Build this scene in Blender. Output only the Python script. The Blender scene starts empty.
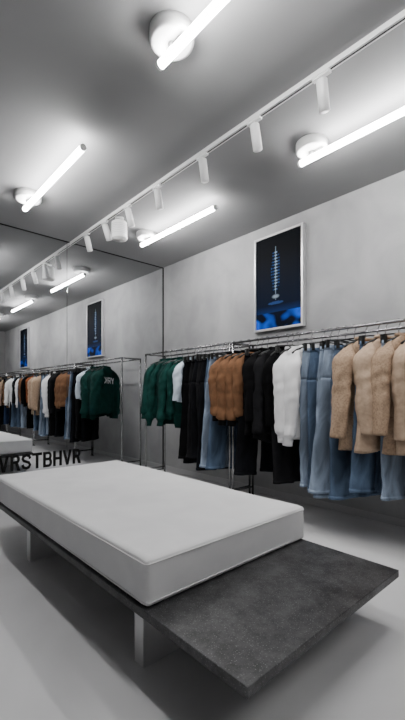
import bpy, bmesh, math, random
from mathutils import Vector, noise, Matrix
random.seed(7)
S=bpy.context.scene
H=3.216; WX=3.69; DY=4.98; LX=-1.9; BY=-3.6
# ------------------------------------------------------------ materials
def newmat(name):
    m=bpy.data.materials.new(name); m.use_nodes=True
    return m, m.node_tree.nodes, m.node_tree.links, m.node_tree.nodes['Principled BSDF']
def simple(name,col,rough=.5,metal=0,emit=None,es=0,spec=.5):
    m,n,l,p=newmat(name)
    p.inputs['Base Color'].default_value=(*col,1); p.inputs['Roughness'].default_value=rough; p.inputs['Metallic'].default_value=metal
    p.inputs['Specular IOR Level'].default_value=spec
    if emit: p.inputs['Emission Color'].default_value=(*emit,1); p.inputs['Emission Strength'].default_value=es
    return m
def noisy(name,c1,c2,scale=3,detail=6,rough=.6,bump=.1,bscale=60,stretch=(1,1,1),bdist=.01,lo=.3,hi=.7,metal=0):
    m,n,l,p=newmat(name)
    tc=n.new('ShaderNodeTexCoord'); mp=n.new('ShaderNodeMapping'); mp.inputs['Scale'].default_value=stretch
    l.new(tc.outputs['Object'],mp.inputs['Vector'])
    t=n.new('ShaderNodeTexNoise'); t.inputs['Scale'].default_value=scale; t.inputs['Detail'].default_value=detail
    t.inputs['Distortion'].default_value=.6
    l.new(mp.outputs['Vector'],t.inputs['Vector'])
    r=n.new('ShaderNodeValToRGB'); r.color_ramp.elements[0].position=lo; r.color_ramp.elements[1].position=hi
    r.color_ramp.elements[0].color=(*c1,1); r.color_ramp.elements[1].color=(*c2,1)
    l.new(t.outputs['Fac'],r.inputs['Fac']); l.new(r.outputs['Color'],p.inputs['Base Color'])
    t2=n.new('ShaderNodeTexNoise'); t2.inputs['Scale'].default_value=bscale; t2.inputs['Detail'].default_value=4
    l.new(mp.outputs['Vector'],t2.inputs['Vector'])
    b=n.new('ShaderNodeBump'); b.inputs['Strength'].default_value=bump; b.inputs['Distance'].default_value=bdist
    l.new(t2.outputs['Fac'],b.inputs['Height']); l.new(b.outputs['Normal'],p.inputs['Normal'])
    p.inputs['Roughness'].default_value=rough; p.inputs['Metallic'].default_value=metal
    return m
M={}
M['wall']=noisy('plaster_wall',(.325,.325,.33),(.435,.435,.44),2.1,12,.75,.2,7,(1,1,.9),.012,.33,.66)
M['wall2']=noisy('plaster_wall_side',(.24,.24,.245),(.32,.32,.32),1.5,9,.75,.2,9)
M['ceil']=noisy('ceiling_paint',(.245,.245,.25),(.265,.265,.27),2,3,.85,.03,40)
M['floor']=noisy('polished_concrete',(.54,.54,.55),(.68,.68,.685),.9,8,.2,.02,6,lo=.32,hi=.66)
M['mirror']=simple('mirror_glass',(.80,.81,.82),.01,1)
M['blacktrim']=simple('black_trim',(.004,.004,.004),.5,spec=.2)
M['white']=simple('white_powder_coat',(.8,.8,.8),.35)
M['steel']=noisy('satin_steel',(.26,.26,.265),(.34,.34,.345),20,2,.25,.02,80,metal=.9)
M['brush']=noisy('brushed_aluminium',(.62,.62,.63),(.72,.72,.73),8,4,.35,.05,200,(1,1,.05),metal=.6)
M['tube']=simple('led_tube',(1,1,1),.4,0,(1,.99,.98),80)
M['lens']=simple('spot_lens',(1,1,1),.3,0,(1,.97,.93),6)
M['hang']=simple('hanger_black',(.008,.008,.008),.35)
M['hook']=simple('hanger_hook_metal',(.35,.35,.36),.25,1)
M['matt']=noisy('white_canvas',(.68,.68,.69),(.76,.76,.765),3,8,.85,.3,260,bdist=.002)
M['base']=simple('baseboard_paint',(.5,.5,.505),.6)
def stone():
    m,n,l,p=newmat('dark_terrazzo')
    tc=n.new('ShaderNodeTexCoord')
    a=n.new('ShaderNodeTexNoise'); a.inputs['Scale'].default_value=8; a.inputs['Detail'].default_value=15; a.inputs['Roughness'].default_value=.86
    l.new(tc.outputs['Object'],a.inputs['Vector'])
    r=n.new('ShaderNodeValToRGB'); r.color_ramp.elements[0].position=.42; r.color_ramp.elements[1].position=.63
    r.color_ramp.elements[0].color=(.007,.007,.008,1); r.color_ramp.elements[1].color=(.075,.075,.078,1)
    l.new(a.outputs['Fac'],r.inputs['Fac'])
    v=n.new('ShaderNodeTexVoronoi'); v.inputs['Scale'].default_value=100; l.new(tc.outputs['Object'],v.inputs['Vector'])
    r2=n.new('ShaderNodeValToRGB'); r2.color_ramp.elements[0].position=.12; r2.color_ramp.elements[1].position=.27
    r2.color_ramp.elements[0].color=(1,1,1,1); r2.color_ramp.elements[1].color=(0,0,0,1)
    l.new(v.outputs['Distance'],r2.inputs['Fac'])
    b=n.new('ShaderNodeTexNoise'); b.inputs['Scale'].default_value=18; l.new(tc.outputs['Object'],b.inputs['Vector'])
    mu=n.new('ShaderNodeMath'); mu.operation='MULTIPLY'; l.new(r2.outputs['Color'],mu.inputs[0]); l.new(b.outputs['Fac'],mu.inputs[1])
    mx=n.new('ShaderNodeMix'); mx.data_type='RGBA'; l.new(mu.outputs[0],mx.inputs['Factor']); l.new(r.outputs['Color'],mx.inputs['A'])
    mx.inputs['B'].default_value=(.24,.24,.245,1); l.new(mx.outputs['Result'],p.inputs['Base Color'])
    p.inputs['Roughness'].default_value=.42
    bu=n.new('ShaderNodeBump'); bu.inputs['Strength'].default_value=.3; bu.inputs['Distance'].default_value=.003
    l.new(a.outputs['Fac'],bu.inputs['Height']); l.new(bu.outputs['Normal'],p.inputs['Normal'])
    return m
M['stone']=stone()
def fabric(name,c,var=.25,rough=.9,scale=9,bscale=250,bump=.3,stretch=(1,1,1),lo=.3,hi=.7):
    c1=tuple(x*(1-var) for x in c); c2=tuple(min(1,x*(1+var)) for x in c)
    m=noisy(name,c1,c2,scale,6,rough,bump,bscale,stretch,.002,lo,hi)
    m.node_tree.nodes['Principled BSDF'].inputs['Specular IOR Level'].default_value=.08
    return m
def denim(name,c):
    return fabric(name,c,.5,.85,7,300,.4,(1,1,.3),.36,.64)
F={
 'green':fabric('green_fleece',(.006,.036,.030)),
 'dgreen':fabric('dark_green_knit',(.004,.022,.019)),
 'black':fabric('black_cotton',(.003,.003,.0035)),
 'char':fabric('charcoal_wool',(.011,.011,.0125)),
 'bdenim':denim('black_denim',(.006,.0065,.0085)),
 'grey':fabric('grey_cotton',(.18,.18,.185)),
 'brown':fabric('brown_suede',(.165,.083,.043),.25),
 'rust':fabric('rust_wool',(.18,.05,.018),.2),
 'white':fabric('white_fleece',(.76,.76,.77),.05),
 'lblue':denim('light_blue_denim',(.20,.25,.325)),
 'mblue':denim('mid_blue_denim',(.075,.11,.17)),
 'dblue':denim('dark_blue_denim',(.018,.03,.065)),
 'tan':fabric('tan_tweed',(.34,.24,.165),.25,.9,60),
 'camel':fabric('camel_wool',(.42,.31,.225),.15,.9,30),
 'pale':fabric('pale_blue_shirt',(.5,.57,.65),.08),
}
M['button']=simple('horn_button',(.06,.03,.02),.3)
M['label']=simple('leather_label',(.3,.16,.08),.6)
# ------------------------------------------------------------ helpers
def link(name,bm=None,mats=(),loc=(0,0,0),parent=None,smooth=False,me=None):
    if me is None:
        me=bpy.data.meshes.new(name); bmesh.ops.recalc_face_normals(bm,faces=bm.faces); bm.to_mesh(me); bm.free()
        for m in mats: me.materials.append(m)
        if smooth:
            for p in me.polygons: p.use_smooth=True
    o=bpy.data.objects.new(name,me); o.location=loc; S.collection.objects.link(o)
    if parent: o.parent=parent
    return o
def empty(name,loc=(0,0,0)):
    o=bpy.data.objects.new(name,None); o.location=loc; o.empty_display_size=.1; S.collection.objects.link(o); return o
def box(bm,a,b,mi=0,bev=0,seg=2):
    vs=[bm.verts.new((x,y,z)) for z in (a[2],b[2]) for y in (a[1],b[1]) for x in (a[0],b[0])]
    fs=[bm.faces.new([vs[i] for i in f]) for f in ((0,2,3,1),(4,5,7,6),(0,1,5,4),(2,6,7,3),(0,4,6,2),(1,3,7,5))]
    for f in fs: f.material_index=mi
    if bev:
        es=list({e for f in fs for e in f.edges})
        r=bmesh.ops.bevel(bm,geom=es,offset=bev,segments=seg,profile=.5,affect='EDGES')
        for f in r['faces']: f.material_index=mi
def boxobj(name,a,b,mat,bev=0,parent=None,seg=2,smooth=False):
    bm=bmesh.new(); box(bm,a,b,0,bev,seg); return link(name,bm,[mat],parent=parent,smooth=smooth)
def tube(bm,pts,r,mi=0,seg=10,cap=True):
    pts=[Vector(p) for p in pts]; rings=[]; prev=None
    for i,p in enumerate(pts):
        d=(pts[min(i+1,len(pts)-1)]-pts[max(i-1,0)]).normalized()
        if prev is None:
            up=Vector((0,0,1)) if abs(d.z)<.9 else Vector((1,0,0)); s=d.cross(up).normalized()
        else: s=(prev-d*prev.dot(d)).normalized()
        prev=s; t=d.cross(s); rr=r[i] if isinstance(r,(list,tuple)) else r
        rings.append([bm.verts.new(p+(s*math.cos(a)+t*math.sin(a))*rr) for a in [2*math.pi*k/seg for k in range(seg)]])
    skin(bm,rings,mi,cap,cap)
def skin(bm,rings,mi=0,c0=False,c1=False,fn=None):
    n=len(rings[0])
    for i in range(len(rings)-1):
        for k in range(n):
            f=bm.faces.new((rings[i][k],rings[i][(k+1)%n],rings[i+1][(k+1)%n],rings[i+1][k])); f.smooth=True
            f.material_index=fn(i,k) if fn else mi
    if c0: f=bm.faces.new(rings[0]); f.material_index=fn(0,0) if fn else mi
    if c1: f=bm.faces.new(rings[-1]); f.material_index=fn(len(rings)-2,0) if fn else mi
# ------------------------------------------------------------ room shell
T=.1
boxobj('floor',(LX-T,BY-T,-T),(WX+T,DY+T,0),M['floor'])
boxobj('ceiling',(LX-T,BY-T,H),(WX+T,DY+T,H+T),M['ceil'])
boxobj('wall_right',(WX,BY-T,0),(WX+T,DY+T,H),M['wall'])
boxobj('wall_left',(LX-T,BY-T,0),(LX,DY+T,H),M['wall2'])
boxobj('wall_back',(LX,DY+.02,0),(WX,DY+T,H),M['wall'])
boxobj('wall_front',(LX,BY-T,0),(WX,BY,H),M['wall2'])
boxobj('baseboard_right',(WX-.012,BY,0),(WX,DY-.03,.07),M['base'],.002)
# mirror panels
xs=[LX+.02,-.35,.85,2.11,WX-.005]
for i in range(len(xs)-1):
    boxobj('mirror_panel',(xs[i]+.002,DY-.01,.01),(xs[i+1]-.002,DY+.015,H-.012),M['mirror'],.0015)
bm=bmesh.new()
box(bm,(LX,DY-.014,H-.012),(WX,DY+.02,H)); box(bm,(WX-.016,DY-.018,0),(WX,DY-.011,H-.012)); box(bm,(LX,DY-.014,0),(WX-.02,DY+.02,.01))
for x in xs[1:-1]: box(bm,(x-.0018,DY-.0105,.01),(x+.0018,DY+.02,H-.012))
link('trim_1',bm,[M['blacktrim']])
# lettering : heavy grotesque capitals built from outline polygons
def letters(word,width,height,th=.004,gap=.10):
    bm=bmesh.new(); n=len(word); cw=width/(n+(n-1)*gap)
    def poly(pts,x0):
        f=[bm.verts.new((x0+px*cw,-th,pz*height)) for px,pz in pts]; b=[bm.verts.new((x0+px*cw,0,pz*height)) for px,pz in pts]
        bm.faces.new(f); bm.faces.new(b[::-1]); k=len(pts)
        for i in range(k): bm.faces.new((f[i],f[(i+1)%k],b[(i+1)%k],b[i]))
    def arc(cx,cz,ro,ri,ax,a0=-90,a1=90,seg=10):
        for i in range(seg):
            A=math.radians(a0+(a1-a0)*i/seg); B=math.radians(a0+(a1-a0)*(i+1)/seg)
            yield [(cx+ax[0]*math.cos(A),cz+ro*math.sin(A)),(cx+ax[0]*math.cos(B),cz+ro*math.sin(B)),(cx+ax[1]*math.cos(B),cz+ri*math.sin(B)),(cx+ax[1]*math.cos(A),cz+ri*math.sin(A))]
    R=lambda a,b,c,d:[(a,b),(c,b),(c,d),(a,d)]
    w=.27; h=.17
    for i,ch in enumerate(word):
        x0=i*cw*(1+gap); P=[]
        if ch=='V': P=[[(0,1),(.28,1),(.5,.28),(.5,0),(.36,0)],[(.72,1),(1,1),(.64,0),(.5,0),(.5,.28)]]
        if ch=='T': P=[R(0,1-h,1,1),R(.5-w/2,0,.5+w/2,1-h)]
        if ch=='H': P=[R(.02,0,.02+w,1),R(.98-w,0,.98,1),R(.02+w,.5-h/2,.98-w,.5+h/2)]
        if ch in 'RB':
            P=[R(.04,0,.04+w,1)]
            P+=[R(.04+w,1-h,.62,1),R(.04+w,.44,.62,.44+h)]
            P+=list(arc(.62,.72,.28,.11,(.33,.08)))
            if ch=='R': P+=[[(.50,.44),(.78,.47),(.99,0),(.70,0)]]
            else:
                P+=[R(.04+w,0,.62,h)]; P+=list(arc(.62,.30,.30,.13,(.37,.10)))
        if ch=='S':
            c=[(.88,.68),(.80,.84),(.5,.91),(.2,.84),(.14,.70),(.24,.57),(.5,.50),(.76,.43),(.86,.29),(.78,.15),(.5,.09),(.2,.16),(.12,.33)]
            pts=[]
            for k in range(len(c)):
                a=c[max(k-1,0)]; b=c[min(k+1,len(c)-1)]; d=Vector((b[0]-a[0],b[1]-a[1])).normalized(); nn=Vector((-d.y,d.x))
                pts.append(((c[k][0]+nn.x*.13,c[k][1]+nn.y*.09),(c[k][0]-nn.x*.13,c[k][1]-nn.y*.09)))
            for k in range(len(c)-1): P.append([pts[k][0],pts[k+1][0],pts[k+1][1],pts[k][1]])
        for p in P: poly(p,x0)
    return bm
link('mirror_lettering',letters('VRSTBHVR',1.02,.195),[M['blacktrim']],loc=(1.28,DY-.0105,.268))
# ------------------------------------------------------------ bench
bench=empty('display_bench',(1.5,2.2,0))
def ch(o,par):
    o.parent=par; o.matrix_parent_inverse=Matrix.Translation(-Vector(par.location)); return o
ch(boxobj('stone_slab',(.91,.79,.25),(2.10,3.72,.288),M['stone'],.003),bench)
for (lx,ly) in ((.945,1.42),(1.83,1.42),(.945,2.86),(1.83,2.86)):
    bm=bmesh.new(); w=.23; d=.07; t=.006
    box(bm,(lx,ly,.0),(lx+w,ly+t,.25)); box(bm,(lx,ly+d-t,0),(lx+w,ly+d,.25))
    box(bm,(lx,ly+t,0),(lx+t,ly+d-t,.25)); box(bm,(lx+w-t,ly+t,0),(lx+w,ly+d-t,.25)); box(bm,(lx+t,ly+t,.244),(lx+w-t,ly+d-t,.25))
    ch(link('leg',bm,[M['brush']]),bench)
# mattress
bm=bmesh.new()
ax,ay,az,bx,by,bz=.92,1.36,.289,2.11,3.68,.496
def mp(x,y,z):
    r=.022; c=Vector(((ax+bx)/2,(ay+by)/2,(az+bz)/2)); h=Vector(((bx-ax)/2-r,(by-ay)/2-r,(bz-az)/2-r))
    p=Vector((x,y,z))-c; q=Vector((max(-h.x,min(h.x,p.x)),max(-h.y,min(h.y,p.y)),max(-h.z,min(h.z,p.z))))
    d=p-q
    if d.length>1e-6: d=d.normalized()*r
    w=c+q+d
    n=noise.noise(w*2.5)*.006+noise.noise(w*8)*.003
    if z>az+.01: w+=d.normalized()*n if d.length else Vector()
    w.z=max(w.z,az); return w
bmesh.ops.create_cube(bm,size=1)
bmesh.ops.subdivide_edges(bm,edges=bm.edges[:],cuts=47,use_grid_fill=True)
def warp(t): return .5+ (abs(t)**.8)*math.copysign(1,t)*(.5/(.5**.8))
for v in bm.verts:
    v.co=mp(ax+(bx-ax)*warp(v.co.x),ay+(by-ay)*warp(v.co.y),az+(bz-az)*warp(v.co.z))
for f in bm.faces: f.smooth=True
def pipe(z,rr):
    pts=[]; R=.022
    for cx,cy,a0 in ((bx-R,by-R,0),(ax+R,by-R,90),(ax+R,ay+R,180),(bx-R,ay+R,270)):
        for k in range(7):
            a=math.radians(a0+15*k); pts.append((cx+(R+.001)*math.cos(a),cy+(R+.001)*math.sin(a),z))
    pts.append(pts[0]); tube(bm,pts,rr,0,8)
pipe(az+.022,.003); pipe(bz-.02,.003)
link('mattress',bm,[M['matt']])
# ------------------------------------------------------------ ceiling lights
def led(x,ya,yb):
    o=empty('ceiling_tube_light',(x,yb-.1,H))
    bm=bmesh.new()
    tube(bm,[(0,0,0),(0,0,-.05),(0,0,-.062),(0,0,-.066)],[.125,.125,.12,.105],0,48)
    tube(bm,[(0,0,-.06),(0,0,-.1)],[.022,.022],0,20)
    box(bm,(-.012,-.11,-.098),(.012,.05,-.084),0,.003)
    link('canopy',bm,[M['white']],parent=o)
    bm=bmesh.new(); zc=-.118; L=yb-ya
    tube(bm,[(0,.1,zc),(0,.1-L,zc)],.024,0,20); link('tube',bm,[M['tube']],parent=o,smooth=False)
    bm=bmesh.new()
    for y,dy in ((.1,.018),(.1-L,-.018)): tube(bm,[(0,y,zc),(0,y+dy,zc)],.0245,0,20)
    link('end_caps',bm,[M['white']],parent=o)
for x in (1.32,2.74):
    for yb in (4.15,1.80,-.55):
        led(x,yb-1.33,yb)
# track
tx=2.16
bm=bmesh.new(); box(bm,(tx-.019,BY+.3,H-.034),(tx+.019,DY-.02,H),0,.002); box(bm,(tx-.005,BY+.32,H-.0355),(tx+.005,DY-.03,H-.0338),1)
link('track_rail',bm,[M['white'],M['blacktrim']])
def spot(y,tilt=16,yaw=0):
    o=empty('track_spotlight',(tx,y,H-.034))
    bm=bmesh.new(); box(bm,(-.015,-.06,-.016),(.015,.06,0),0,.002); tube(bm,[(0,0,-.012),(0,0,-.06)],.009,0,12)
    link('adapter',bm,[M['white']],parent=o)
    bm=bmesh.new(); rr=.034
    prof=[(0.002,-0.001),(rr-.004,0),(rr,-.004),(rr,-.175),(rr-.004,-.178),(rr-.006,-.165)]
    tube(bm,[(0,0,p[1]) for p in prof],[p[0] for p in prof],0,32,cap=False)
    tube(bm,[(0,0,-.163),(0,0,-.166)],rr-.005,1,32)
    b=link('head',bm,[M['white'],M['lens']],parent=o); b.location=(0,0,-.03)
    b.rotation_euler=(0,math.radians(-tilt),math.radians(yaw))
    li=bpy.data.lights.new('beam','SPOT'); li.energy=38; li.spot_size=math.radians(60); li.spot_blend=1; li.shadow_soft_size=.03; li.color=(1,.97,.94)
    lo=bpy.data.objects.new('beam',li); S.collection.objects.link(lo); lo.parent=b; lo.location=(0,0,-.182)
for i,y in enumerate((4.5,4.04,3.54,3.01,2.37,1.81,1.27,.6,-.2,-1.0,-1.9)):
    spot(y,14+random.uniform(-4,8),random.uniform(-12,12))
# speaker
o=empty('pendant_speaker',(2.27,3.9,H))
bm=bmesh.new(); tube(bm,[(0,0,0),(0,0,-.012)],.05,0,32); tube(bm,[(0,0,-.01),(0,0,-.05)],.008,0,10)
pr=[(.03,-.045),(.078,-.05),(.088,-.06),(.09,-.235),(.085,-.245),(.075,-.245),(.07,-.235)]
tube(bm,[(0,0,p[1]) for p in pr],[p[0] for p in pr],0,40)
link('body',bm,[M['white']],parent=o,smooth=False)
bm=bmesh.new()
for k in range(6): tube(bm,[(0,0,-.09-.02*k),(0,0,-.093-.02*k)],.0905,0,40)
link('grille_rings',bm,[M['base']],parent=o)
# ------------------------------------------------------------ framed artwork
def art_mat():
    m,n,l,p=newmat('backlit_print'); a=n.new('ShaderNodeVertexColor'); a.layer_name='art'
    l.new(a.outputs['Color'],p.inputs['Base Color']); l.new(a.outputs['Color'],p.inputs['Emission Color'])
    p.inputs['Emission Strength'].default_value=.5; p.inputs['Roughness'].default_value=.6; p.inputs['Specular IOR Level'].default_value=.06; return m
AM=art_mat()
def artcol(u,v):
    g=max(0,1-abs(v-.28)*1.9)
    c=Vector((.0008,.0013,.0025))+Vector((.001,.003,.010))*g
    if v<.17:
        k=max(0,.4+.6*math.sin(u*6+v*16+noise.noise(Vector((u*4,v*10,0)))*4)); c+=Vector((.006,.06,.42))*k*(.35+.9*abs(u-.5)*2)
    if .17<=v<.25: c+=Vector((.002,.010,.05))*(1-(v-.17)/.08)
    cx=.45
    if .40<v<.84:
        hw=.03+.035*math.sin((v-.40)/.44*math.pi)**.7
        if abs(u-cx)<hw*1.5:
            fu=(u*24)%1-.5; fv=(v*30)%1-.5
            if fu*fu+fv*fv<.06: c=Vector((.012,.06,.20)) if abs(u-cx)>hw*.6 else Vector((.22,.33,.48))
    if abs(u-cx)<.008 and .3<v<.88: c+=Vector((.09,.12,.15))
    d=((u-cx)/.09)**2+((v-.34)/.025)**2
    if d<1: c=Vector((.15,.19,.24))*(1.1-d)
    d=((u-cx)/.17)**2+((v-.27)/.016)**2
    if d<1: c+=Vector((.01,.03,.10))
    return c
def picture(y0,y1,z0,z1):
    o=empty('framed_poster',(WX,(y0+y1)/2,(z0+z1)/2)); hw=(y1-y0)/2; hh=(z1-z0)/2; t=.026; d=.06
    bm=bmesh.new()
    box(bm,(-d,-hw,-hh),(-.001,-hw+t,hh),0,.002); box(bm,(-d,hw-t,-hh),(-.001,hw,hh),0,.002)
    box(bm,(-d,-hw+t,-hh),(-.001,hw-t,-hh+t),0,.002); box(bm,(-d,-hw+t,hh-t),(-.001,hw-t,hh),0,.002)
    box(bm,(-.04,-hw+t,-hh+t),(-.002,hw-t,hh-t))
    link('frame',bm,[M['brush']],parent=o)
    nu,nv=110,190; vs=[];cols=[];fs=[]
    for j in range(nv+1):
        for i in range(nu+1):
            u=i/nu;v=j/nv
            vs.append((-.044,(hw-t)*(1-2*u),(hh-t)*(2*v-1))); c=artcol(u,v); cols+=[min(1,c.x),min(1,c.y),min(1,c.z),1]
    for j in range(nv):
        for i in range(nu):
            a=j*(nu+1)+i; fs.append((a,a+nu+1,a+nu+2,a+1))
    me=bpy.data.meshes.new('print'); me.from_pydata(vs,[],fs); me.color_attributes.new('art','FLOAT_COLOR','POINT').data.foreach_set('color',cols)
    me.materials.append(AM); link('print',me=me,parent=o)
picture(2.36,3.05,1.945,3.07); picture(-1.95,-1.26,1.945,3.07)
# ------------------------------------------------------------ clothes racks
RX=3.13; RZ=1.765; BX=3.47
def rack(ya,yb):
    bm=bmesh.new(); r=.0125
    tube(bm,[(RX,ya,RZ),(RX,yb,RZ)],r,0,14); tube(bm,[(BX,ya,RZ),(BX,yb,RZ)],r,0,14)
    for y in (ya,yb):
        for x in (RX,BX):
            tube(bm,[(x,y,.012),(x,y,RZ)],r,0,14); tube(bm,[(x,y,0),(x,y,.014)],.022,0,16)
            bmesh.ops.create_uvsphere(bm,u_segments=12,v_segments=8,radius=.0135,matrix=Matrix.Translation((x,y,RZ)))
        tube(bm,[(RX,y,RZ),(BX,y,RZ)],r,0,14)
        tube(bm,[(RX,y,.12),(BX,y,.12)],r*.8,0,14)
    link('clothes_rack',bm,[M['steel']])
rack(2.98,4.64); rack(.72,2.93); rack(-1.35,.67); rack(-3.3,-1.4)
# ------------------------------------------------------------ garments
def hanger(bm,mi_b,mi_h,shoulder=True,z=-.115):
    tube(bm,[(0,0,z),(0,0,-.05),(.008,0,-.03),(.018,0,-.016),(.0195,0,0),(.014,0,.0145),(0,0,.0195),(-.014,0,.0145),(-.0195,0,.002)],.0035,mi_h,8)
    if shoulder:
        tube(bm,[(-.20,0,z-.075),(-.15,0,z-.045),(-.06,0,z-.012),(0,0,z),(.06,0,z-.012),(.15,0,z-.045),(.20,0,z-.075)],[.009,.011,.009,.008,.009,.011,.009],mi_b,8)
    else:
        tube(bm,[(-.19,0,z-.03),(-.17,0,z-.02),(0,0,z),(.17,0,z-.02),(.19,0,z-.03)],.006,mi_b,8)
        for s in (-1,1): box(bm,(s*.165-.014,-.022,z-.085),(s*.165+.014,.022,z-.015),mi_b,.003)
def sp(a,e): return math.copysign(abs(a)**e,a)
def top(name,col,kind,y,L=.78,SL=.66,D=.05,trim=None,rot=-20,seed=0,sw=1.0):
    rnd=random.Random(seed); off=Vector((rnd.random()*50,rnd.random()*50,rnd.random()*50))
    trim=trim or col; bm=bmesh.new(); N=56; Z0=-.125
    L*=rnd.uniform(.93,1.07)
    k1=rnd.uniform(22,34); ph=rnd.uniform(0,6); aline=rnd.uniform(.02,.07)
    def prof(s):
        if s<.12:
            t=max(0,s)/.12; hw=.072+(.205-.072)*t**.8; ht=.045+(D*.8-.045)*t
        else:
            t=(s-.12)/(L-.12); hw=.205+(aline if kind!='bomber' else .02)*t; ht=D*(.8+.35*t)
            if kind in('bomber','hoodie','sweater') and t>.9: hw*=1-1.0*(t-.9); ht*=1-2.0*(t-.9)
        return hw,ht
    def disp(p,s):
        a=min(1,max(0,s-.08)/.5)
        return .013*a*math.sin(p.x*k1+ph+s*1.2)*(.6+noise.noise(Vector((p.x*3,0,s*2))+off)) + .019*a*noise.noise(Vector((p.x*7,p.y*5,p.z*3))+off)+.007*noise.noise(Vector((p.x*18,p.y*9,p.z*9))+off)
    def surf(th,s):
        hw,ht=prof(s); x=hw*sp(math.cos(th),.85); yy=ht*sp(math.sin(th),.75)
        p=Vector((x,yy,Z0-s)); p.y+=disp(p,s)
        if s>L*.5: p.z+=.04*noise.noise(Vector((x*5,yy*4,3))+off)*(s-L*.5)/(L*.5)
        return p
    ss=[-.012,.0,.015,.03,.05,.075,.10,.12]+[.12+(L-.12)*i/28 for i in range(1,29)]
    rings=[[bm.verts.new(surf(2*math.pi*k/N,s)) for k in range(N)] for s in ss]
    nr=len(rings); hem=kind in('bomber','hoodie','sweater')
    rings.append([bm.verts.new(Vector((v.co.x*.97,v.co.y*.8,v.co.z+.02))) for v in rings[-1]])
    skin(bm,rings,0,False,True,fn=lambda i,k:(1 if (hem and i>=nr-4) else 0))
    def front(x,s,o=.003):
        hw,ht=prof(s); c=min(.999,abs(x/hw)); sn=(1-c**(2/.85))**.5; yy=-ht*sn**.75
        p=Vector((x,yy,Z0-s)); p.y+=disp(p,s); p.y-=o; return p
    def patch(xa,xb,sa,sb,mi,o=.004,nx=6,ns=8):
        g=[]
        for j in range(ns+1):
            s=sa+(sb-sa)*j/ns; row=[]
            for i in range(nx+1):
                A=xa(s) if callable(xa) else xa; B=xb(s) if callable(xb) else xb
                row.append(bm.verts.new(front(A+(B-A)*i/nx,s,o)))
            g.append(row)
        for j in range(ns):
            for i in range(nx):
                f=bm.faces.new((g[j][i],g[j][i+1],g[j+1][i+1],g[j+1][i])); f.material_index=mi; f.smooth=True
    for sd in (-1,1):
        n2=28; rings=[]; nseg=38; fwd=rnd.uniform(-.015,.05); kink=rnd.uniform(.35,.5); spl=rnd.uniform(.02,.10)
        sl=SL*rnd.uniform(.91,1.06); swg=rnd.uniform(-.04,.04); fl=rnd.uniform(.75,1.2)
        for i in range(nseg+1):
            t=i/nseg; s=.04+sl*t
            cx=sd*(.150+.055*min(1,t*5)**.8+spl*t-.04*max(0,t-kink)); cy=-fwd*math.sin(t*2.2)-.015*t+swg*t*t
            rx=(.052-.014*t)*min(1,.35+t*5)*sw; ry=(.078-.026*t)*min(1,.30+t*5)*(D/.05)**.5*sw*fl
            if hem and t>.92: rx*=.70; ry*=.70
            elif hem and t>.80: rx*=1.12; ry*=1.12
            ring=[]
            for k in range(n2):
                a=2*math.pi*k/n2; p=Vector((cx+rx*math.cos(a),cy+ry*math.sin(a),Z0-s-.35*(rx*math.cos(a)*sd)*max(0,1-t*6)))
                nn=.018*noise.noise(Vector((p.x*9,p.y*9,p.z*5.0+p.y*9))+off)
                # creases: ridged noise running diagonally
                rg=1-abs(noise.noise(Vector((p.x*14,p.y*16,p.z*9+p.y*22))+off))*2.2
                nn+=.007*rg*min(1,t*4)
                nn+=.005*math.sin(s*60+a*1.5+ph)*max(0,1-abs(t-kink)*5)
                q=Vector((math.cos(a),math.sin(a),0)); ring.append(bm.verts.new(p+q*nn))
            rings.append(ring)
        rings.append([bm.verts.new(Vector(v.co)+Vector((0,0,.02))+(Vector((cx,cy,v.co.z))-v.co)*.2) for v in rings[-1]])
        skin(bm,rings,0,True,True,fn=lambda i,k:(1 if (i>=nseg-3 and hem) else 0))
        if kind=='blazer':
            for j in range(3):
                c=Vector((cx,cy-ry*1.02,Z0-s+.03+.02*j)); tube(bm,[c+Vector((0,.01,0)),c+Vector((0,-.004,0))],.006,3,8)
    if kind=='hoodie':
        rings=[]
        for i in range(11):
            t=i/10; ring=[]
            for k in range(26):
                a=2*math.pi*k/26
                w=.085+.035*math.sin(t*2.6); d=.045+.02*math.sin(t*2.8)
                p=Vector((w*math.cos(a),.02+t*.03+d*math.sin(a)*(1-.3*t),Z0-.02+.055*math.sin(t*2.2)-t*t*.13+.02*math.sin(a)))
                p+=Vector((0,0,1))*.01*noise.noise(p*14+off); ring.append(bm.verts.new(p))
            rings.append(ring)
        skin(bm,rings,0,False,True)
        patch(-.13,.13,L*.58,L*.82,0,.008)
        for s in(-1,1): tube(bm,[front(s*.03,.03,.006),front(s*.034,.12,.008),front(s*.03,.24,.008)],.003,1,6)
    elif kind in('bomber','sweater'):
        pts=[]
        for k in range(25):
            a=2*math.pi*k/24; pts.append((.078*math.cos(a),.048*math.sin(a),Z0+.012+.012*math.sin(a)))
        tube(bm,pts,.013 if kind=='bomber' else .009,1,8)
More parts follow.
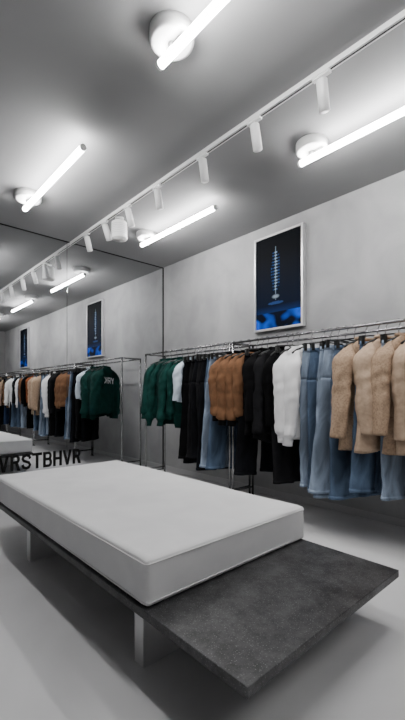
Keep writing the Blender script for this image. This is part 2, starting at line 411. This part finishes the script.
        if kind=='bomber':
            patch(-.006,.006,.02,L-.02,1,.006,2,20)
            for s in(-1,1): patch(lambda q,s=s:s*.10+s*.15*(q-L*.55)-.006,lambda q,s=s:s*.10+s*.15*(q-L*.55)+.006,L*.55,L*.75,1,.006,2,6)
        else:
            y0=.17; h=.10
            for x0,strokes in ((-.14,'Y'),(-.045,'R'),(.05,'K')):
                wl=.08; st=.02
                if strokes=='Y':
                    for s in(-1,1): patch(lambda q,s=s:x0+wl/2+s*(wl/2-.007)*(1-(q-y0)/(h*.55))-st/2,lambda q,s=s:x0+wl/2+s*(wl/2-.007)*(1-(q-y0)/(h*.55))+st/2,y0,y0+h*.55,2,.006,1,5)
                    patch(x0+wl/2-st/2,x0+wl/2+st/2,y0+h*.5,y0+h,2,.006,1,4)
                else:
                    patch(x0,x0+st,y0,y0+h,2,.006,1,6)
                    if strokes=='R':
                        patch(x0,x0+wl,y0,y0+.016,2,.006,4,1); patch(x0,x0+wl,y0+h*.45,y0+h*.45+.016,2,.006,4,1); patch(x0+wl-st,x0+wl,y0,y0+h*.5,2,.006,1,4)
                    else:
                        patch(lambda q:x0+st+(wl-2*st)*(1-(q-y0)/(h*.5)),lambda q:x0+2*st+(wl-2*st)*(1-(q-y0)/(h*.5)),y0,y0+h*.5,2,.006,1,5)
                    patch(lambda q:x0+st+(wl-2*st)*((q-y0-h*.5)/(h*.5)),lambda q:x0+2*st+(wl-2*st)*((q-y0-h*.5)/(h*.5)),y0+h*.5,y0+h,2,.006,1,5)
    elif kind in('blazer','jacket','shirt'):
        pts=[]
        for k in range(17):
            a=math.pi*(-.15+1.3*k/16); pts.append((.082*math.cos(a),.05*math.sin(a),Z0+.016-.012*math.cos(2*a)*.4))
        tube(bm,pts,.015,0,8)
        V=.34 if kind=='blazer' else .14
        for s in(-1,1):
            wd=.085 if kind=='blazer' else .05
            patch(lambda q,s=s:s*.068*(1-q/V),lambda q,s=s:s*(.068*(1-q/V)+wd*(min(1,q/(V*.35)))*(1-max(0,(q-V*.35))/(V*.65))),.0,V,0,.010,5,12)
        patch(lambda q:-.066*(1-q/V),lambda q:.066*(1-q/V),.0,V*.97,2,.004,5,10)
        patch(lambda q:-.003-.03*max(0,q-V)/L,lambda q:.003+.03*max(0,q-V)/L,V,L-.005,2,.005,2,18)
        for s in(-1,1):
            patch(s*.125-.055,s*.125+.055,L*.63,L*.69,0,.010); patch(s*.125-.05,s*.125+.05,L*.69,L*.695,2,.006)
        for j in range(2 if kind=='blazer' else 5):
            s=V+.02+j*(.12 if kind=='blazer' else (L-V-.05)/5); c=front(.02,s,.005)
            tube(bm,[c,c+Vector((0,-.005,0))],.009,3,12)
    hanger(bm,4,5)
    dark={'tan':'brown','camel':'brown','white':'grey','pale':'lblue'}.get(col,'black')
    third=F['white'] if kind=='sweater' else F[dark]
    o=link(name,bm,[F[col],F[trim],third,M['button'],M['hang'],M['hook']],loc=(RX,y,RZ))
    o.rotation_euler=(0,rnd.uniform(-.04,.04),math.radians(rot+rnd.uniform(-6,6))); return o
def pants(name,col,y,L=1.2,flare=.0,rot=-20,seed=0,D=.02):
    rnd=random.Random(seed); off=Vector((rnd.random()*50,rnd.random()*50,rnd.random()*50)); bm=bmesh.new(); Z0=-.155; N=40
    cr=.30; k1=rnd.uniform(20,35); ph=rnd.uniform(0,6)
    def dz(p,s):
        a=min(1,s/.3); return .009*a*math.sin(p.x*k1+ph+s*3)+.018*a*noise.noise(Vector((p.x*6,p.y*6,p.z*3))+off)+.008*noise.noise(Vector((p.x*22,p.y*22,p.z*12))+off)
    def ring0(s,e):
        t=s/cr; hw=.180+.045*t+e; ht=D*(.8+.5*t)+e; r=[]
        for k in range(N):
            a=2*math.pi*k/N; p=Vector((hw*sp(math.cos(a),.8),ht*sp(math.sin(a),.7),Z0-s))
            p.y+=dz(p,s); r.append(bm.verts.new(p))
        return r
    skin(bm,[ring0(s,0) for s in [0,.012,.024,.036,.05,.09,.13,.17,.21,.25,cr]],0,True,True)
    skin(bm,[ring0(s,e) for s,e in ((.001,0),(.001,.003),(.04,.003),(.04,0))],0)
    for x in (-.12,-.04,.04,.12): box(bm,(x-.005,-D-.010,Z0-.045),(x+.005,-D+.004,Z0),0,.001)
    sway=rnd.uniform(-.05,.05); spread=rnd.uniform(-.015,.035)
    for sd in(-1,1):
        rings=[]; nn=34; ll=L+rnd.uniform(-.02,.02); yo=rnd.uniform(-.015,.015)
        for i in range(nn+1):
            s=cr-.02+(ll-cr+.02)*i/nn; t=i/nn
            cx=sd*(.113+spread*t)+sway*t; hw=.110-.014*math.sin(t*1.5)+flare*t; ht=D*1.35*(1+.3*t)
            rg=[]
            for k in range(30):
                a=2*math.pi*k/30; p=Vector((cx+hw*sp(math.cos(a),.85),ht*sp(math.sin(a),.8),Z0-s)); d=dz(p,s)
                p.y+=d+ sd*.004+yo*t; p.x+=.010*noise.noise(Vector((p.x,p.y*4,p.z*7))+off)
                rg.append(bm.verts.new(p))
            rings.append(rg)
        last=rings[-1]; c=sum((v.co for v in last),Vector())/30
        rings.append([bm.verts.new(c+(v.co-c)*.85+Vector((0,0,.02))) for v in last])
        skin(bm,rings,0,True,True)
        tube(bm,[Vector(rings[i][15 if sd<0 else 0].co) for i in range(0,nn,2)],.002,0,6)
        rr=[]
        for idx,e in ((nn-1,1.0),(nn-1,1.04),(nn,1.04),(nn,1.0)):
            cc=sum((v.co for v in rings[idx]),Vector())/30
            rr.append([bm.verts.new(Vector((cc.x+(v.co.x-cc.x)*e,cc.y+(v.co.y-cc.y)*(1+(e-1)*3),v.co.z))) for v in rings[idx]])
        skin(bm,rr,0)
        box(bm,(sd*.10-.055,-D*1.15-.006,Z0-.22),(sd*.10+.055,-D*1.15+.004,Z0-.09),0,.002)
    box(bm,(.07,-D-.010,Z0-.036),(.12,-D-.003,Z0-.006),1,.001)
    hanger(bm,2,3,False,-.095)
    o=link(name,bm,[F[col],M['label'] if 'blue' in col else F[col],M['hang'],M['hook']],loc=(RX,y,RZ))
    o.rotation_euler=(0,rnd.uniform(-.04,.04),math.radians(rot+rnd.uniform(-7,7))); return o
sd=[0]
def s_():
    sd[0]+=1; return sd[0]
# far end -> near
for y in (4.16,4.04,3.92,3.81,3.70): top('green_sweatshirt','green' if y!=3.92 else 'dgreen','sweater',y,.80,.78,.055,seed=s_(),rot=160,sw=1.1)
top('pale_shirt','pale','shirt',3.58,.55,.50,.04,seed=s_())
for i in range(4): pants('black_trousers',['bdenim','black','char','bdenim'][i],3.53-.075*i,1.2+random.uniform(-.04,.05),.015,seed=s_())
for i in range(2): pants('black_jeans',['char','bdenim'][i],3.24-.075*i,1.24+random.uniform(-.04,.04),.02,seed=s_())
for i in range(3): pants('blue_jeans',['mblue','lblue','mblue'][i],3.10-.06*i,1.22,.02,seed=s_())
for i in range(4): top('brown_bomber_jacket','brown','bomber',2.92-.11*i,.72,.72,.055,'black',seed=s_(),sw=1.2)
pants('black_trousers','bdenim',2.52,1.22,.02,seed=s_())
for i in range(3): top('black_jacket',['black','char','black'][i],'jacket',2.45-.12*i,.84,.74,.055,seed=s_(),sw=1.2)
pants('black_trousers','char',2.15,1.24,.02,seed=s_())
for i in range(2): top('white_hoodie','white','hoodie',2.09-.14*i,.84,.86,.055,seed=s_(),sw=1.35)
for i in range(5): pants('light_blue_jeans',['lblue','mblue','lblue','lblue','mblue'][i],1.83-.073*i,1.27+random.uniform(-.04,.02),.03,seed=s_(),D=.022,rot=-30)
yy=1.44
for i in range(4):
    top('tan_blazer',['tan','camel','tan','camel'][i],'blazer',yy,.84,.72,.055,seed=s_(),rot=-30,sw=1.35); yy-=.13
    if i==0 or i==1:
        pants('blue_jeans',['mblue','lblue'][i],yy+.03,1.2,.02,seed=s_()); yy-=.03
top('rust_coat','rust','jacket',.87,.66,.62,.05,seed=s_())
pants('black_trousers','black',.79,1.2,seed=s_())
kinds=[('black_jacket','black','jacket'),('P','bdenim',''),('P','char',''),('grey_sweatshirt','grey','sweater'),('P','lblue',''),('black_jacket','char','jacket'),('white_hoodie','white','hoodie'),
('P','black',''),('tan_blazer','tan','blazer'),('P','dblue',''),('black_jacket','black','jacket'),('P','bdenim',''),('P','mblue',''),('white_hoodie','white','hoodie'),('brown_bomber_jacket','brown','bomber')]
y=.58; i=0
while y>-3.2:
    if not(-1.48<y<-1.27):
        n,c,k=kinds[(i*4)%15 if i%2 else (i*7)%15]; i+=1
        if n=='P': pants('black_trousers' if c in('bdenim','char','black') else 'blue_jeans',c,y,1.2,.01,seed=s_())
        else: top(n,c,k,y,.76,.68,.05,seed=s_())
    y-=.125
# ------------------------------------------------------------ camera / world
w=bpy.data.worlds.new('World'); S.world=w; w.use_nodes=True; w.node_tree.nodes['Background'].inputs[0].default_value=(.5,.5,.5,1); w.node_tree.nodes['Background'].inputs[1].default_value=.2
cd=bpy.data.cameras.new('Camera'); cam=bpy.data.objects.new('Camera',cd); S.collection.objects.link(cam)
cam.location=(0,0,1.2); cam.rotation_euler=(math.radians(90),0,math.radians(-42.37))
cd.sensor_fit='HORIZONTAL'; cd.sensor_width=36; cd.lens=36*385.4/405; cd.shift_y=34/405; cd.clip_start=.02
S.camera=cam
